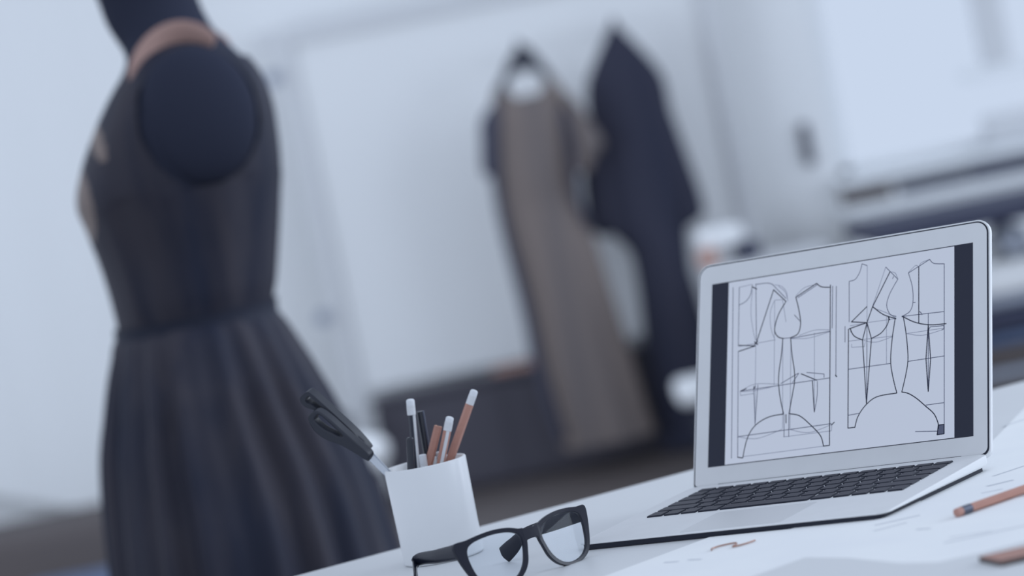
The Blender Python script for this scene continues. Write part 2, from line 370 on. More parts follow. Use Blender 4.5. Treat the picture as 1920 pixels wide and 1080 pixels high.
# ------------------------------------------------------------------ left side: curtain and fabric
b = MB(); pts = []
NN = 60
def hem(x): return .262-.38*(x+1.87) if x > -1.87 else max(.10, .262-.3*(x+1.87))
for i in range(NN+1):
    x = -2.9+1.9*i/NN; pts.append((x, 10.20+.005*math.sin(i*.9)+.004*math.sin(i*2.3)))
vs = []; fs = []
for th in (0, .006):
    for x, y in pts:
        for z in (hem(x), 1.2, 2.35): vs.append((x, y+th, z))
n = len(pts)
for i in range(n-1):
    for j in range(2):
        a = i*3+j; fs.append((a, a+3, a+4, a+1)); c = n*3+a; fs.append((c, c+1, c+4, c+3))
b.add(vs, fs, M['curtain'])
cu = empty('curtain', (-2.3, 10.2, 2.35), 'pale white curtain hanging at the left end of the back wall', 'curtain')
b.build('curtain_cloth', cu)
MB().tube([(-3.0, 10.23, 2.37), (-.98, 10.23, 2.37)], .012, M['metal']).build('curtain_rod', cu)
tag(MB().box((-2.6, 9.3, 0), (-1.36, 9.85, .215), M['brownfab']).build('fabric_bale', smooth=False, bevel=.04), 'low brown fabric bale below the pale curtain', 'fabric')
tag(MB().box((-1.68, 8.7, 0), (-1.25, 9.2, .07), M['blue']).build('fabric_stack', smooth=False, bevel=.02), 'flat blue folded cloth on floor in front of the brown bale', 'fabric')
# ------------------------------------------------------------------ right side work table & fabrics
TX0 = .98
tb = empty('work_table', (1.9, 8.1, 0), 'wide dark-topped work table under the window behind the laptop', 'table')
MB().box((TX0, 7.75, .655), (2.9, 8.5, .70), M['navyfab']).build('tabletop', tb, False, .006)
MB().box((TX0+.08, 7.85, .24), (2.85, 8.45, .26), M['greyfab']).build('shelf', tb, False, .004)
for x in (TX0+.1, 2.8):
    for y in (7.82, 8.42): MB().box((x-.02, y-.02, 0), (x+.02, y+.02, .655), M['greyfab']).build('leg', tb, False)
def fold(name, x0, x1, y0, y1, z0, z1, m, label):
    return tag(MB().box((x0, y0, z0), (x1, y1, z1), M[m]).build(name, smooth=True, bevel=min(.018, (z1-z0)*.45)), label, 'fabric', 'folded fabrics stacked on the work table shelf')
fold('folded_fabric', 1.12, 2.3, 7.86, 8.3, .262, .318, 'brownfab', 'brown folded cloth at the bottom of the shelf stack behind laptop')
fold('folded_fabric', 1.13, 2.3, 7.87, 8.3, .32, .352, 'blue', 'blue folded cloth on the brown one in the shelf stack')
fold('folded_fabric', 1.12, 2.3, 7.86, 8.3, .354, .42, 'navyfab', 'navy folded cloth in the middle of the shelf stack')
fold('folded_fabric', 1.13, 2.3, 7.87, 8.3, .422, .455, 'greyfab', 'grey folded cloth under the white one in the shelf stack')
fold('folded_fabric', 1.12, 2.3, 7.86, 8.3, .457, .545, 'whitefab', 'thick white folded cloth in the upper shelf stack')
tag(MB().tube([(1.345, 7.84, .60), (1.36, 8.1, .60)], .042, M['greyfab']).build('fabric_roll'), 'small grey fabric roll lying on the shelf stack under the table', 'fabric')
tag(MB().tube([(1.27, 7.9, .583), (1.25, 8.2, .583)], .036, M['whitefab']).build('fabric_roll'), 'small white fabric roll left of the grey roll under the table', 'fabric')
# things along the window sill
sb = empty('sill_table', (1.9, 9.95, 0), 'white side table in front of the window wall', 'table')
MB().box((1.13, 9.75, .655), (3.0, 10.15, .685), M['white']).build('tabletop', sb, False, .006)
MB().box((1.15, 9.77, .36), (2.98, 9.80, .655), M['white']).build('apron', sb, False, .004)
for x in (1.16, 2.96): MB().box((x-.02, 9.80, 0), (x+.02, 9.84, .655), M['white']).build('leg', sb, False)
def sb_roll(x0, x1, z, r, m, lab): tag(MB().tube([(x0, 9.9, z), (x1, 9.9, z)], r, M[m]).build('fabric_roll'), lab, 'fabric', 'fabric rolls on the table under the window')
sb_roll(1.15, 1.32, .712, .026, 'brownfab', 'short brown fabric roll at the left end under the window')
sb_roll(1.345, 1.58, .705, .019, 'navyfab', 'thin navy fabric roll in the middle under the window')
sb_roll(1.59, 2.2, .710, .024, 'navyfab', 'thick dark fabric roll at the right under the window')
# items on bench end near the laptop lid
def blk(name, x, z, w, h, Y, m, lab, cat):
    return tag(MB().box((x-w/2, Y, z-h/2), (x+w/2, Y+.12, z+h/2), M[m]).build(name, smooth=True, bevel=min(w, h)*.3), lab, cat)
cb = empty('side_cabinet', (.85, 9.3, 0), 'pale grey side cabinet behind the laptop lid beside the navy gown', 'cabinet')
MB().box((.60, 9.15, .05), (1.0, 9.5, .61), M['boardframe']).build('cabinet_body', cb, False, .006)
MB().box((.61, 9.135, .07), (.795, 9.15, .57), M['boardframe']).build('door', cb, False, .004)
MB().box((.805, 9.135, .07), (.99, 9.15, .57), M['boardframe']).build('door', cb, False, .004)
MB().box((.62, 9.17, 0), (.98, 9.45, .05), M['boardframe']).build('plinth', cb, False)
blk('sewing_box', .595+.03, .64, .06, .06, 9.2, 'salmonfab', 'small salmon box on the side cabinet next to the navy gown', 'box')
blk('fabric_bundle', .675, .70, .15, .06, 9.22, 'whitefab', 'white bundle stacked on the salmon box behind the laptop', 'box')
blk('sewing_box', .755, .64, .085, .06, 9.25, 'navyfab', 'small navy box on the side cabinet behind the laptop lid', 'box')
p = at_y(1290, 738, 8.7)
sc_ = empty('side_stool', (p.x, 8.7, 0), 'low white stool in front of the navy gown beside the laptop lid', 'stool')
MB().box((p.x-.032, 8.66, p.z-.035), (p.x+.2, 8.9, p.z+.035), M['whitefab']).build('seat', sc_, True, .02)
for dx in (.02, .17):
    for yy in (8.69, 8.87): MB().box((p.x+dx-.01, yy-.01, 0), (p.x+dx+.01, yy+.01, p.z-.034), M['navy']).build('leg', sc_, False)
# ------------------------------------------------------------------ desk
dv = Vector((.881, .423, 0)).normalized()*1.0
dirv = (at_z(1890, 717, DESK)-at_z(530, 1080, DESK)); dirv.z = 0; dirv.normalize()
nrm = Vector((dirv.y, -dirv.x, 0))
e0 = at_z(1300, 880, DESK)
dk = empty('desk', (e0.x, e0.y-.5, 0), 'large white desk carrying the laptop, cup and glasses', 'desk')
DM = Matrix(((dirv.x, nrm.x, 0, e0.x), (dirv.y, nrm.y, 0, e0.y), (0, 0, 1, 0), (0, 0, 0, 1)))
MB().box((-1.0, 0, DESK-.03), (1.4, 1.35, DESK), M['desk'], DM).build('desktop', dk, False, .002)
for x in (-.93, 1.33):
    for y in (.07, 1.28): MB().box((x-.025, y-.025, 0), (x+.025, y+.025, DESK-.03), M['metal'], DM).build('leg', dk, False)
MB().box((-.9, .1, DESK-.09), (1.3, .13, DESK-.03), M['metal'], DM).build('apron', dk, False)
# paper sheets
def sheet(name, pts, z, m, label, strokes=(), group='paper sheets on the desk'):
    b = MB(); q = [at_z(x, y, z) for x, y in pts]
    b.prism([(p.x, p.y) for p in q], M[m], Matrix.Translation((0, 0, z-.0004)), .0004)
    for s_, wd in strokes:
        P = [at_z(x, y, z) for x, y in s_]
        for a, c in zip(P, P[1:]):
            t = (c-a).normalized(); nn = Vector((-t.y, t.x, 0))*wd/2
            b.add([a-nn+Vector((0, 0, .0001)), c-nn+Vector((0, 0, .0001)), c+nn+Vector((0, 0, .0001)), a+nn+Vector((0, 0, .0001))], [(0, 1, 2, 3)], M['strokes'])
    return tag(b.build(name, smooth=False), label, 'paper', group)
sheet('paper_sheet', [(1660, 965), (1850, 838), (1925, 760), (2060, 740), (2060, 960)], DESK+.0006, 'paper', 'white paper sheet lying on the desk right of the laptop',
      [([(1862, 893), (1925, 872)], .004), ([(1850, 912), (1900, 900)], .006), ([(1840, 925), (1880, 917)], .003), ([(1880, 800), (1925, 785)], .003), ([(1850, 1000), (1925, 985)], .005)])
sheet('paper_sheet', [(1040, 1115), (1330, 1007), (1480, 992), (1700, 940), (2000, 930), (2000, 1120)], DESK+.0012, 'paper', 'large bright paper sheet lying in front of the laptop',
      [([(1245, 1055), (1272, 1053)], .004), ([(1290, 1050), (1315, 1049)], .004), ([(1640, 985), (1725, 966)], .004), ([(1638, 996), (1700, 980)], .003), ([(1718, 993), (1745, 991)], .004), ([(1770, 1018), (1925, 985)], .004), ([(1780, 1008), (1860, 996)], .002)])
sheet('tracing_sheet', [(1330, 1110), (1510, 1045), (1590, 1046), (1690, 1056), (1760, 1054), (1840, 1036), (1980, 1000), (1980, 1110)], DESK+.0018, 'tracing', 'greyish tracing sheet with a curved edge at the front of the desk')
# ------------------------------------------------------------------ laptop
LO = Vector((.1334, 2.8567, DESK)); ly = R(-35.49); lid = R(23.64)
ex = Vector((math.cos(ly), math.sin(ly), 0)); ey = Vector((-math.sin(ly), math.cos(ly), 0)); ez = Vector((0, 0, 1))
lp = empty('laptop', LO, 'open silver laptop showing a sewing pattern drawing', 'laptop')
S = .001
def lm(o, x, y, z): 
    return Matrix(((x.x*S, y.x*S, z.x*S, o.x), (x.y*S, y.y*S, z.y*S, o.y), (x.z*S, y.z*S, z.z*S, o.z), (0, 0, 0, 1)))
BM_ = lm(LO+ez*.0018, ex, ey, ez)       # base frame in mm
LW, LD = 325, 212
def ztop(y): return 13.2+y/LD*8.4
rr_ = rrect(0, -LD, LW, 0, 11)
def ring(ins, zf): 
    cx_, cy_ = LW/2, -LD/2
    return [BM_ @ Vector((cx_+(x-cx_)*(1-ins/(LW/2)), cy_+(y-cy_)*(1-ins/(LD/2)), zf(y))) for x, y in rr_]
b = MB().loft([ring(1.5, lambda y: 3.2), ring(.2, lambda y: 3.4+(ztop(y)-4.6)*.25), ring(0, lambda y: ztop(y)-.7), ring(.7, ztop)], M['alu'])
body = b.build('base', lp)
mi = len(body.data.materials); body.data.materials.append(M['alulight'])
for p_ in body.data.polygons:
    if abs(p_.normal.z) < .75: p_.material_index = mi  # side faces lighter than the top: reflected light put into the colour
b = MB().prism(rrect(4, -LD+.3, LW-5, -4, 9), M['gasket'], BM_ @ Matrix.Translation((0, 0, -1.2)), 5.0); b.build('shade_slab', lp)['label'] = 'dark slab standing in for shade at the front edge'  # dark slab in place of the shaded, dark-reflecting front edge
for x, y in ((30, -25), (295, -25), (30, -190), (295, -190)):
    b = MB(); b.loft([[BM_ @ Vector((x+6*math.cos(a*math.pi/8), y+6*math.sin(a*math.pi/8), z)) for a in range(16)] for z in (-1.8, -1.2)], M['gasket']); b.build('foot', lp)
# keyboard
kb = MB()
kx0, kw, ky0, kdp = 25.3, 272.8, -21.8, 107.
def keyrow(y0, h, widths):
    tot = sum(widths); gap = 3.0; x = kx0; unit = (kw+gap)/tot
    for wd in widths:
        x1 = x+wd*unit-gap
        lo = [BM_ @ Vector((px, py, ztop(py)-.3)) for px, py in ((x, y0-h), (x1, y0-h), (x1, y0), (x, y0))]
        hi = [BM_ @ Vector((px, py, ztop(py)+1.5)) for px, py in ((x+.5, y0-h+.5), (x1-.5, y0-h+.5), (x1-.5, y0-.5), (x+.5, y0-.5))]
        o_ = len(kb.v); kb.add(lo+hi, [(0, 1, 5, 4), (1, 2, 6, 5), (2, 3, 7, 6), (3, 0, 4, 7)], M['gasket']); kb.add(hi, [(0, 1, 2, 3)], M['key'])  # tops lighter than the key sides: plastic sheen put into the colour
        x = x1+gap
yy = ky0
keyrow(yy, 9, [1]*14); yy -= 12
for wds in ([1]*13+[1.5], [1.5]+[1]*13, [1.8]+[1]*11+[1.75], [2.3]+[1]*10+[2.3]):
    keyrow(yy, 15.8, wds); yy -= 19
keyrow(yy, 16.2, [1, 1, 1, 1.25, 5.1, 1.25, 1]+[.97]*3); 
kb_o = kb.build('keyboard', lp, False)
# last row arrow block is part of the keyboard mesh above
b = MB().prism(rrect(110, -207, 217, -136, 3), M['alupad'], BM_, 1)
for v in b.v[:]: pass
n_ = len(rrect(110, -207, 217, -136, 3)); pad = rrect(110, -207, 217, -136, 3)
b = MB(); b.loft([[BM_ @ Vector((x, y, ztop(y)-.3)) for x, y in pad], [BM_ @ Vector((x, y, ztop(y)+.12)) for x, y in pad]], M['alupad']); b.build('trackpad', lp)
# lid
lup = ey*math.sin(lid)+ez*math.cos(lid); ln = ex.cross(lup).normalized()     # points to the viewer
if ln.y > 0: ln = -ln
LM = lm(LO+ez*.012, ex, lup, ln)
def LT(z): return LM @ Matrix.Translation((0, 0, z))
def rr2(i, r):
    out = []
    for cx_, cy_, a_, q in ((LW-i-r, 229.5-i-r, 0, r), (i+r, 229.5-i-r, 90, r), (i+3, i+3, 180, 3), (LW-i-7, i+7, 270, 7)):
        for k in range(9): t = R(a_+90*k/8); out.append((cx_+q*math.cos(t), cy_+q*math.sin(t)))
    return out
lidb = MB().prism(rr2(0, 14), M['alulight'], LT(-5), 4.2)
lido = lidb.build('lid', lp, bevel=.0006)
MB().prism(rr2(1.7, 12.6), M['gasket'], LT(-.9), .7).build('gasket', lido)
MB().prism(rr2(3.0, 11.4), M['alu'], LT(-.4), .5).build('bezel', lido)
b = MB(); b.tube([LM @ Vector((30, -1, -3)), LM @ Vector((LW-30, -1, -3))], .0055, M['gasket'], 16); b.build('hinge', lp)
dp = MB()
dp.prism([(17.6, 20.8), (307.6, 20.8), (307.6, 207.6), (17.6, 207.6)], M['scrblack'], LT(.0), .2)
dp.prism([(37.2, 21.6), (288, 21.6), (288, 206.7), (37.2, 206.7)], M['scr'], LT(.2), .1)
pl = LM.translation; lnn = ln
def SC(u, v):
    d = ray(1300+u*.46289, 400+v*.46296); t = (pl-CAM).dot(lnn)/d.dot(lnn); q = LM.inverted() @ (CAM+d*t)
    return Vector((q.x, q.y, 0))
def line(pts, w, m, smooth=False, lift=.33):
    P = [SC(*p) for p in pts]
    if smooth: P = cr(P, 7)
    for a, c in zip(P, P[1:]):
        t = (c-a)
        if t.length < 1e-5: continue
        t.normalize(); nn = Vector((-t.y, t.x, 0))*w/2; a2 = a-t*w*.25; c2 = c+t*w*.25; z = Vector((0, 0, lift))
        dp.add([LM @ (a2-nn+z), LM @ (c2-nn+z), LM @ (c2+nn+z), LM @ (a2+nn+z)], [(0, 1, 2, 3)], m)
s1, s2, s3 = (1.0, M['ink']), (.75, M['ink2']), (.6, M['ink3'])
def A(pts, s_=s1, sm=False): line(pts, s_[0], s_[1], sm, .34 if s_ is s1 else .32 if s_ is s2 else .31)
# left pattern
A([(162, 300), (155, 992)], s2); A([(187, 300), (183, 535)], s2); A([(187, 300), (238, 288)], s3)
A([(240, 290), (232, 330), (213, 357), (186, 372)], s2, True); A([(254, 286), (256, 515)], s2); A([(238, 298), (258, 307)], s1)
A([(240, 310), (234, 400), (242, 470), (252, 515)], s3, True); A([(254, 288), (300, 283), (322, 288)], s2, True)
A([(183, 535), (252, 537), (183, 560)], s1); A([(183, 560), (180, 988)], s2); A([(180, 988), (200, 991)], s1)
A([(254, 530), (326, 310)], s1); A([(326, 310), (376, 357)], s1); A([(320, 287), (376, 345)], s2)
A([(376, 357), (348, 405), (333, 450), (331, 480), (345, 501), (365, 507)], s1, True)
A([(395, 504), (424, 488), (435, 450), (430, 400), (416, 340)], s1, True); A([(365, 507), (395, 504)], s2)
A([(416, 340), (500, 284)], s1); A([(424, 342), (502, 290)], s2); A([(500, 284), (520, 298), (556, 300)], s1, True); A([(556, 290), (552, 940)], s1)
A([(552, 940), (528, 943)], s1); A([(528, 943), (515, 900), (470, 852), (430, 820), (390, 812)], s1, True)
A([(416, 335), (450, 302), (498, 288)], s3, True); A([(330, 290), (358, 296), (378, 320), (383, 356)], s3, True); A([(345, 295), (372, 318), (383, 352)], s3, True)
A([(363, 508), (358, 570), (348, 640), (346, 690), (353, 750), (366, 812)], s1, True)
A([(395, 505), (400, 570), (409, 630), (411, 680), (401, 740), (388, 812)], s1, True)
A([(366, 813), (310, 824), (265, 848), (235, 880), (215, 925), (201, 990)], s1, True)
A([(183, 540), (330, 513)], s3); A([(395, 507), (552, 478)], s2); A([(195, 720), (552, 667)], s2); A([(180, 905), (560, 852)], s2); A([(200, 986), (552, 940)], s3)
A([(254, 530), (250, 855)], s3); A([(330, 355), (328, 695)], s3); A([(363, 508), (362, 870)], s3); A([(396, 508), (392, 872)], s3); A([(491, 485), (491, 800)], s3)
A([(368, 815), (368, 905)], s2); A([(388, 815), (387, 905)], s2); A([(376, 815), (376, 850)], s1)
A([(330, 353), (313, 400), (315, 465), (332, 515)], s3, True); A([(330, 352), (362, 350), (376, 440)], s3)
A([(245, 700), (251, 855), (262, 695)], s2); A([(483, 680), (491, 805)], s1); A([(491, 805), (502, 740), (503, 680)], s2, True)
A([(195, 720), (250, 692), (345, 692)], s3, True); A([(190, 722), (250, 718), (345, 697)], s3, True); A([(190, 722), (192, 738), (245, 730)], s3); A([(192, 720), (215, 710)], s1); A([(245, 712), (252, 700)], s1)
A([(355, 690), (425, 648)], s2); A([(403, 685), (428, 648)], s2); A([(437, 650), (500, 676)], s1); A([(460, 645), (530, 651), (530, 665)], s2)
A([(400, 508), (470, 505), (552, 480)], s3, True); A([(430, 495), (490, 474), (552, 472)], s3, True); A([(410, 412), (436, 440)], s2)
A([(180, 905), (260, 912), (362, 874)], s3, True); A([(392, 876), (470, 888), (562, 855)], s3, True); A([(366, 906), (560, 881), (562, 858)], s3)
A([(565, 295), (563, 465)], s2); A([(580, 295), (578, 662)], s2); A([(576, 655), (582, 662)], s1); A([(560, 858), (572, 846)], s1); A([(248, 520), (262, 532)], s1); A([(248, 532), (262, 518)], s1)
# right pattern
A([(684, 205), (705, 212)], s2); A([(705, 212), (704, 440)], s3); A([(684, 205), (675, 238), (657, 267), (632, 276)], s2, True); A([(632, 276), (632, 440)], s2)
A([(780, 218), (829, 267)], s2); A([(780, 218), (727, 375)], s3); A([(797, 238), (727, 378), (704, 443)], s1)
A([(829, 267), (797, 325), (784, 372), (797, 408), (822, 418)], s2, True); A([(797, 238), (818, 242), (828, 264)], s3, True); A([(812, 256), (808, 265)], s2)
A([(704, 378), (641, 440), (704, 443)], s1); A([(636, 456), (704, 444)], s3); A([(632, 468), (704, 443)], s1)
A([(727, 378), (770, 410), (822, 427)], s1, True); A([(727, 383), (780, 402), (822, 425)], s3, True)
A([(636, 468), (652, 497), (685, 513)], s1, True); A([(794, 420), (786, 452), (760, 486), (722, 507)], s1, True)
A([(704, 443), (686, 513), (702, 770)], s1); A([(704, 443), (722, 508), (702, 770)], s1); A([(704, 443), (703, 770)], s2)
A([(629, 470), (627, 870), (655, 867)], s1); A([(655, 867), (668, 822), (700, 776), (745, 743), (825, 728)], s1, True)
A([(818, 428), (806, 510), (800, 600), (810, 668), (825, 728)], s1, True); A([(852, 422), (864, 500), (870, 590), (861, 655), (845, 724)], s1, True)
A([(845, 724), (872, 730), (905, 750), (940, 780), (975, 812), (992, 850), (993, 872)], s1, True)
dq = [SC(*p) for p in ((993, 858), (1016, 855), (1016, 893), (988, 897))]
dp.add([LM @ (q+Vector((0, 0, .315))) for q in dq], [(0, 1, 2, 3)], M['ink2']); A([(993, 858), (1016, 855), (1016, 893), (988, 897), (993, 858)], s1)
A([(900, 884), (1005, 882)], s2)
A([(872, 242), (958, 187)], s2); A([(958, 187), (975, 203), (1017, 205)], s2, True); A([(1017, 205), (1017, 893)], s2)
A([(872, 242), (888, 300), (890, 362), (877, 398), (845, 418)], s2, True); A([(872, 240), (900, 212), (914, 215), (925, 200), (958, 187)], s3, True); A([(914, 215), (914, 445)], s1)
A([(845, 418), (1017, 398)], s2); A([(845, 418), (855, 422)], s1); A([(852, 420), (900, 442), (960, 452), (1025, 447)], s1, True); A([(865, 487), (1017, 465)], s3)
A([(865, 488), (930, 494), (1012, 471)], s3, True); A([(955, 470), (960, 460), (1015, 455), (1016, 468), (1006, 473)], s2)
A([(870, 600), (1017, 578)], s2); A([(942, 777), (1017, 767)], s2); A([(952, 408), (952, 722)], s2); A([(952, 455), (943, 590), (952, 722)], s1); A([(952, 455), (962, 590), (952, 722)], s1)
A([(630, 632), (800, 608)], s2); A([(630, 518), (810, 497)], s3); A([(704, 443), (820, 427)], s3); A([(783, 420), (783, 610)], s3); A([(630, 818), (673, 810)], s2)
A([(615, 458), (615, 522)], s2); A([(642, 530), (642, 543), (693, 540), (697, 522)], s3); A([(690, 515), (740, 522), (806, 500)], s3, True); A([(890, 362), (900, 361)], s2)
A([(916, 398), (922, 402), (927, 411)], s2, True); A([(638, 470), (640, 482)], s1); A([(790, 422), (797, 432)], s1)
dpo = dp.build('display', lido, False); dpo['label'] = 'screen with a black-edged sewing pattern drawing'
# ------------------------------------------------------------------ pencil cup and contents
mc = at_z(833, 1046, DESK); cup_r = .0402; cup_h = .0945
def ringz(c, r, z, n=64): return [(c.x+r*math.cos(2*math.pi*i/n), c.y+r*math.sin(2*math.pi*i/n), z) for i in range(n)]
cp = MB().loft([ringz(mc, r, DESK+z) for r, z in ((.036, 0), (.0385, .0008), (.0392, .003), (cup_r, cup_h-.001), (cup_r-.0006, cup_h), (cup_r-.0024, cup_h), (cup_r-.003, cup_h-.001), (.0365, .006), (.001, .005))], M['mug'], cap0=True, cap1=True)
tag(cp.build('pencil_cup', ang=60), 'plain white cylindrical cup holding pencils, pens and scissors', 'cup')
def cupline(x0, y0, x1, y1, dy):     # pixel of the tip and of the rim crossing; plane offset dy from the cup centre
    Y = mc.y+dy; a = at_y(x0, y0, Y); c = at_y(x1, y1, Y); d = (c-a).normalized()
    ch = math.sqrt(max(1e-6, .0345**2-dy*dy)); t = (DESK+.011-a.z)/d.z
    if d.x > 1e-6: t = min(t, (mc.x+ch-a.x)/d.x)
    if d.x < -1e-6: t = min(t, (mc.x-ch-a.x)/d.x)
    return a, a+d*t
def stick(name, a, e, segs, label, cat, group, n=12):   # segs: list of (part name, from mm, to mm, r0, r1, mat, nsides)
    root = empty(name, e, label, cat, group); d = (e-a).normalized(); Ltot = (e-a).length*1000
    for nm, s0, s1_, q0, q1, mt, ns in segs:
        s1_ = Ltot if s1_ is None else s1_
        if nm == 'eraser' and s0 == 0:
            pts = [a+d*(s0+k)*S for k in (0, .5, 1.4, 2.6)]+[a+d*s1_*S]; rr = [q0*.45*S, q0*.8*S, q0*.96*S, q0*S, q0*S]
        else: pts = [a+d*s0*S, a+d*s1_*S]; rr = [q0*S, q1*S]
        MB().tube(pts, rr, M[mt], ns).build(nm, root, ang=30)
    return root
GP = 'pencils standing in the white cup'
a, e = cupline(890, 731, 846, 856, .010)
stick('pencil', a, e, [('eraser', 0, 6, 3.8, 3.8, 'eraser', 16), ('ferrule', 6, 15, 3.95, 3.95, 'ferrule', 20), ('shaft', 15, None, 4.1, 4.1, 'salmon', 6)], 'tallest salmon pencil with silver end, leaning over the right rim of the cup', 'pencil', GP)
a, e = cupline(844, 781, 826, 870, -.006)
stick('pencil', a, e, [('eraser', 0, 5, 3.9, 3.9, 'eraser', 16), ('ferrule', 5, 14, 4.1, 4.1, 'ferrule', 20), ('shaft', 14, None, 3.9, 3.9, 'salmon', 6), ('highlight', 14, None, 0, 0, 'ferrule', 4)][:3], 'short salmon pencil with white stripe and silver end beside the tallest pencil', 'pencil', GP)
a2 = a+(e-a).normalized()*.0145
par = bpy.data.objects['pencil.001']
off = Vector((.0008, -.0036, 0)); MB().tube([a2+off, e+off], [(.0016, .0012)]*2, M['ferrule'], 8).build('stripe', par)['label'] = 'white stripe'
a, e = cupline(822, 798, 805, 866, .004)
stick('pencil', a, e, [('shaft', .6, None, 4.0, 4.0, 'salmon', 6), ('core', 0, .7, 1.3, 1.3, 'wooddark', 10), ('wood_end', .25, .65, 3.4, 3.9, 'woodend', 16)], 'plain salmon pencil without eraser in the middle of the cup', 'pencil', GP)
a, e = cupline(769, 748, 780, 870, .008)
stick('pencil', a, e, [('eraser', 0, 6, 4.1, 4.1, 'eraser', 16), ('ferrule', 6, 15.5, 4.2, 4.2, 'ferrule', 20), ('shaft', 15.5, None, 3.6, 3.6, 'navy', 6)], 'tall black pencil with silver stripe and white eraser at the left of the cup', 'pencil', GP)
par = bpy.data.objects['pencil.003']; a2 = a+(e-a).normalized()*.016; off = Vector((.0024, -.0030, 0))
MB().tube([a2+off, e+off], [(.0014, .0014)]*2, M['ferrule'], 8).build('stripe', par)['label'] = 'silver stripe'
a, e = cupline(788, 771, 804, 868, .018)
stick('pen', a, e, [('barrel', .5, None, 3.9, 3.9, 'black', 20), ('end_cap', 0, .5, 3.0, 3.8, 'black', 20)], 'slim black pen with pale edge leaning behind the salmon pencils', 'pen', 'pens standing in the white cup')
par = bpy.data.objects['pen']; off = Vector((.0028, -.003, 0)); MB().tube([a+off, e+off], [(.0011, .0011)]*2, M['greyfer'], 8).build('stripe', par)
a, e = cupline(768.5, 820, 770.5, 885, -.030)
stick('pen', a, e, [('end_cap', 0, 1.5, 2.4, 3.5, 'black', 20), ('barrel', 1.5, None, 3.5, 3.6, 'black', 20)], 'short glossy black pen at the front rim of the cup', 'pen', 'pens standing in the white cup')
for k, (x, y, lab) in enumerate(((792, 852, 'short pale stub just above the rim behind the black pen'), (822, 847, 'short pale stub just above the rim between the salmon pencils'))):
    a, e = cupline(x, y, x+6, y+40, .000 if k == 0 else .017)
    r_ = 3.6 if k == 0 else 2.8
    stick('pencil_stub', a, e, [('body', .8, None, r_, r_, 'eraser', 20), ('end_cap', 0, .8, r_*.8, r_, 'eraser', 20)], lab, 'pencil', 'pale stubs in the cup')
# scissors
sx = mc.y-.006
bl0 = at_y(694, 856, sx); bl1 = at_y(722, 884, sx)
dB = (bl1-bl0).normalized()
tB = (mc.z if False else (DESK+.02-bl0.z))/dB.z
blt = bl0+dB*min(tB, ((mc.x+.028)-bl0.x)/dB.x)
scs = empty('scissors', blt, 'scissors with black handles standing in the white cup', 'scissors')
for q, (o1, o2) in enumerate((((0, 0), (0, 0)), ((.0015, .0028), (.001, .0028)))):
    A0 = bl0-dB*.012+Vector((o1[0], o1[1], 0)); A1 = blt+Vector((o2[0], o2[1], 0))
    sd = Vector((dB.z, 0, -dB.x))
    MB().loft([[A0-sd*.0036-Vector((0, .0008, 0)), A0+sd*.0036-Vector((0, .0008, 0)), A0+sd*.0036+Vector((0, .0008, 0)), A0-sd*.0036+Vector((0, .0008, 0))],
               [A1-sd*.0012-Vector((0, .0006, 0)), A1+sd*.0012-Vector((0, .0006, 0)), A1+sd*.0012+Vector((0, .0006, 0)), A1-sd*.0012+Vector((0, .0006, 0))]], M['steel']).build('blade', scs, False)
def handle(outer, inner, Y, shank):
    T = Matrix(((1, 0, .55, 0), (0, 0, .9, Y-.004), (0, 1, .25, 0), (0, 0, 0, 1)))
    o_ = [at_y(x, y, Y) for x, y in outer]; i_ = [at_y(x, y, Y) for x, y in inner]
    o_ = cr([Vector((p.x, p.z, 0)) for p in o_], 6, True); i_ = cr([Vector((p.x, p.z, 0)) for p in i_], 6, True)
    b = MB(); b.band([(p.x, p.y) for p in i_], [(p.x, p.y) for p in o_], M['handle'], T, .009)
    return b.build('handle', scs, bevel=.0012, ang=50)
handle([(577, 783), (589, 771), (600, 773), (619, 787), (640, 806), (664, 827), (691, 851), (688, 862), (667, 851), (640, 835), (610, 824), (588, 806)],
       [(589, 786), (594, 778), (601, 779), (614, 790), (628, 803), (640, 814), (641, 818), (634, 818), (624, 813), (611, 807), (598, 798), (591, 791)], sx-.006, None)
handle([(563, 747), (574, 735), (583, 737), (604, 755), (636, 784), (664, 811), (689, 840), (684, 842), (655, 817), (624, 795), (594, 771), (572, 762)],
       [(572, 750), (577, 743), (582, 744), (598, 758), (622, 779), (642, 797), (648, 804), (643, 802), (622, 787), (600, 770), (585, 759), (576, 755)], sx+.006, None)
b = MB().tube([at_y(660, 813, sx+.006), at_y(678, 829, sx+.004), bl0-dB*.003+Vector((0, .003, 0))], [(.003, .003), (.0035, .003), (.004, .003)], M['handle'], 12, flat=(1, 0, .8)); b.build('handle_shank', scs)
b = MB().tube([at_y(655, 828, sx-.004), at_y(678, 845, sx-.003), bl0+dB*.001], [(.005, .0035), (.0055, .004), (.0045, .0032)], M['handle'], 12, flat=(1, 0, .8)); b.build('handle_shank', scs)
# ------------------------------------------------------------------ glasses
gy = R(38); gt_ = R(9)
gx = Vector((math.cos(gy), math.sin(gy), 0)); gb = Vector((-math.sin(gy), math.cos(gy), 0))
gup = (ez*math.cos(gt_)+gb*math.sin(gt_)).normalized(); gn = gx.cross(gup)      # towards the viewer
if gn.y > 0: gn = -gn
G0 = at_z(1081, 1056, DESK)-gx*.0385
gl = empty('eyeglasses', G0, 'black thick-rimmed eyeglasses standing open on the desk before the laptop', 'glasses')
KC = .0021
def gp(x, z, d=0):          # frame coords in mm, curved front; d = depth towards the back
    back = KC*x*x+d
    return G0+(gx*x+gup*z-gn*back)*S
def zfix(): return 0
open_ = [(11.2, 33), (12, 38), (16, 42), (25, 45), (37, 46.4), (50, 46), (60, 44.2), (65.5, 40), (66.6, 31), (63.5, 16), (56.5, 7.6), (45, 3.4), (33, 3.2), (23.5, 7.2), (16.5, 15), (12.6, 25)]
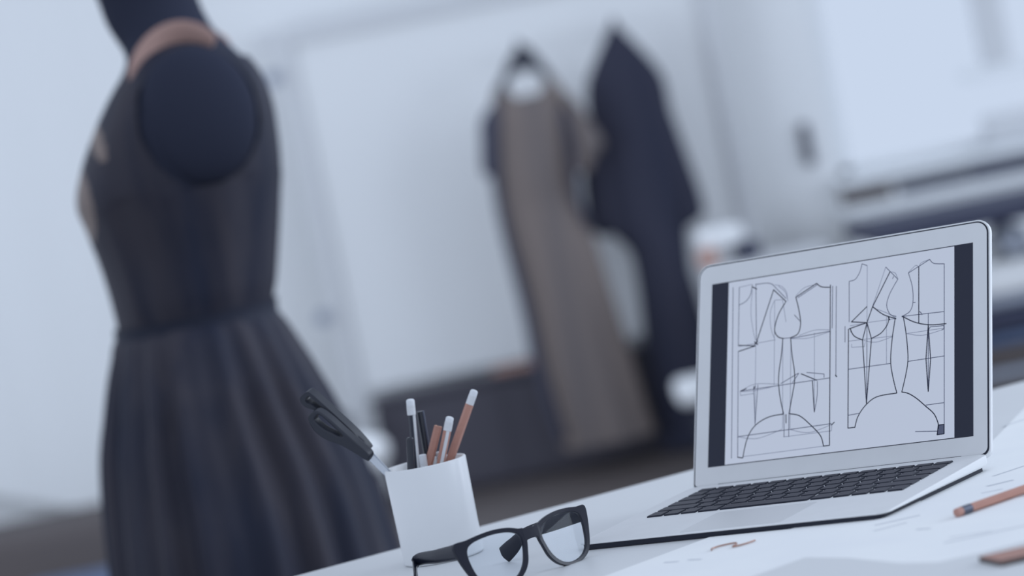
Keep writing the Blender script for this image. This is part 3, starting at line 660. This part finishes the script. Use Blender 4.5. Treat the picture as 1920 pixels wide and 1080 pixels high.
outer_ = [(6.5, 33), (7, 43.5), (12, 45), (23, 48.6), (37, 50.4), (51, 50), (64, 48.5), (76, 47.5), (75.5, 35.5), (67.8, 13.8), (59.2, 4.6), (46, .2), (32, 0), (20.6, 4.4), (12.6, 13), (8.6, 24.5)]
inn = cr([Vector((x, z, 0)) for x, z in open_], 6, True); ou = cr([Vector((x, z, 0)) for x, z in outer_], 6, True)
b = MB()
for sg in (1, -1):
    rings = []
    for i_, o_ in zip(inn, ou):
        rings.append([gp(sg*i_.x, i_.y, .3), gp(sg*o_.x, o_.y, 0), gp(sg*o_.x, o_.y, 4.0), gp(sg*i_.x, i_.y, 3.7)])
    rings.append(rings[0]); b.loft(rings, M['frame'], False, False)
br = []
for x in (-9, -5, 0, 5, 9):
    lo = 33.0+(.6 if abs(x) < 6 else -3); hi = 43.4+(.8 if abs(x) > 6 else 0)
    br.append([gp(x, lo, 0), gp(x, hi, 0), gp(x, hi, 4), gp(x, lo, 4)])
b.loft(br, M['frame'])
b.build('frame_front', gl, bevel=.0005, ang=50)
for sg in (1, -1):
    c0 = [gp(sg*p.x, p.y, 1.2) for p in inn]; c1 = [gp(sg*p.x, p.y, 2.2) for p in inn]
    b = MB(); b.loft([c0, c1], M['glass']); lo = b.build('lens', gl, smooth=False)
    c2 = [gp(sg*p.x, p.y, .1) for p in inn]
def temple(sg, hinge, mid, bend, tip, hs):
    pts = cr([hinge, mid, bend, bend*.45+tip*.55-ez*.000, tip], 8); n = len(pts); rr = []
    for i in range(n):
        t = i/(n-1)
        h = hs[0]+(hs[1]-hs[0])*min(1, t*1.8) if t < .56 else hs[1]+(hs[2]-hs[1])*math.sin((t-.56)/.44*math.pi*.62)
        if t > .97: h *= .55
        rr.append((h*S, 1.9*S))
    b = MB().tube(pts, rr, M['frame'], 14, flat=(0, 0, 1)); return b.build('temple', gl)
HR = gp(73.5, 41, 3); HL = gp(-73.5, 41, 3)
TR = at_z(944, 1042, DESK+.006)
BR = HR.lerp(TR, .70)+ez*.0085
temple(1, HR, HR.lerp(BR, .5), BR, TR, (7.2, 5.4, 8.2))
TL = at_z(779, 1112, DESK+.006)
BL = at_y(781, 1052, HL.y+.068)
temple(-1, HL, HL.lerp(BL, .5), BL, TL, (7.2, 5.2, 5.8))
print('HR', HR, 'HL', HL, 'TR', TR, (TR-HR).length)
# ------------------------------------------------------------------ small things on the desk
pa = at_z(1792, 962, DESK+.0052); pb = at_z(1990, 893, DESK+.0052)
d = (pb-pa).normalized(); pz = empty('pencil', pa, 'salmon pencil with dark ferrule lying on the paper sheet at the right', 'pencil')
MB().tube([pa, pa+d*.0008, pa+d*.007], [.0028, .0036, .0038], M['salmoneraser'], 16).build('eraser', pz)
MB().tube([pa+d*.007, pa+d*.018], .0039, M['greyfer'], 20).build('ferrule', pz)['label'] = 'dark metal ferrule'
MB().tube([pa+d*.018, pa+d*.15], .0038, M['salmon'], 6).build('shaft', pz, ang=30)
MB().tube([pa+d*.15, pa+d*.168], [.0038, .0008], M['woodend'], 6).build('tip', pz)
c0, c1, c2 = (at_z(*p, DESK+.0022) for p in ((1836, 1053), (1878, 1062), (2010, 1032)))
c3 = c0+(c2-c1)
rl = MB().prism([(p.x, p.y) for p in (c0, c1, c2, c3)], M['wooddark'], Matrix.Translation((0, 0, DESK+.0020)), .0042, M['wood'])  # lit top and shaded edges put into the two wood colours
tag(rl.build('wooden_ruler', smooth=False, bevel=.0004), 'thick wooden ruler end with dark edges on the tracing sheet', 'ruler')
w_ = [at_z(x, y, DESK+.0024) for x, y in ((1334, 1031), (1336, 1028), (1352, 1023), (1376, 1018), (1381, 1019), (1374, 1025), (1395, 1020), (1416, 1013))]
tag(MB().tube(cr(w_, 5), .0007, M['copper'], 8).build('wire_clip'), 'thin copper-coloured wire clip on the paper before the laptop', 'clip')
# ------------------------------------------------------------------ light
w = bpy.data.worlds.new('daylight'); bpy.context.scene.world = w; w.use_nodes = True
bg = w.node_tree.nodes['Background']; bg.inputs[0].default_value = (.725, .825, 1, 1); bg.inputs[1].default_value = .84
def area(name, loc, tgt, size, power, col):
    l = bpy.data.lights.new(name, 'AREA'); l.shape = 'RECTANGLE'; l.size, l.size_y = size; l.energy = power; l.color = col
    o = bpy.data.objects.new(name, l); C.objects.link(o); o.location = loc
    o.rotation_euler = (Vector(tgt)-Vector(loc)).to_track_quat('-Z', 'Y').to_euler(); return o
area('side_window_light', (4.0, 3.6, 1.9), (0, 3.4, .8), (3, 1.8), 82, (.76, .86, 1))
area('left_fill_light', (-2.7, 5.8, 1.1), (-.3, 10, .7), (2, 1.6), 56, (.74, .85, 1))  # added fill that brightens the left wall and board, no window known there
area('wall_fill_light', (.2, 7.2, 2.75), (.2, 9.6, .9), (2.6, .6), 5, (.76, .86, 1))  # added overhead fill to lift the back wall, not a known fitting
area('far_fill_light', (3.9, 7.6, 1.5), (0, 9.8, .6), (3, 2), 28, (.74, .85, 1))  # added fill from the far right for the board, window made up
sc = bpy.context.scene
sc.view_settings.view_transform = 'Standard'; sc.view_settings.look = 'None'; sc.view_settings.exposure = 0; sc.view_settings.gamma = 1
sc.view_settings.use_curve_mapping = False
sc.cycles.use_denoising = True
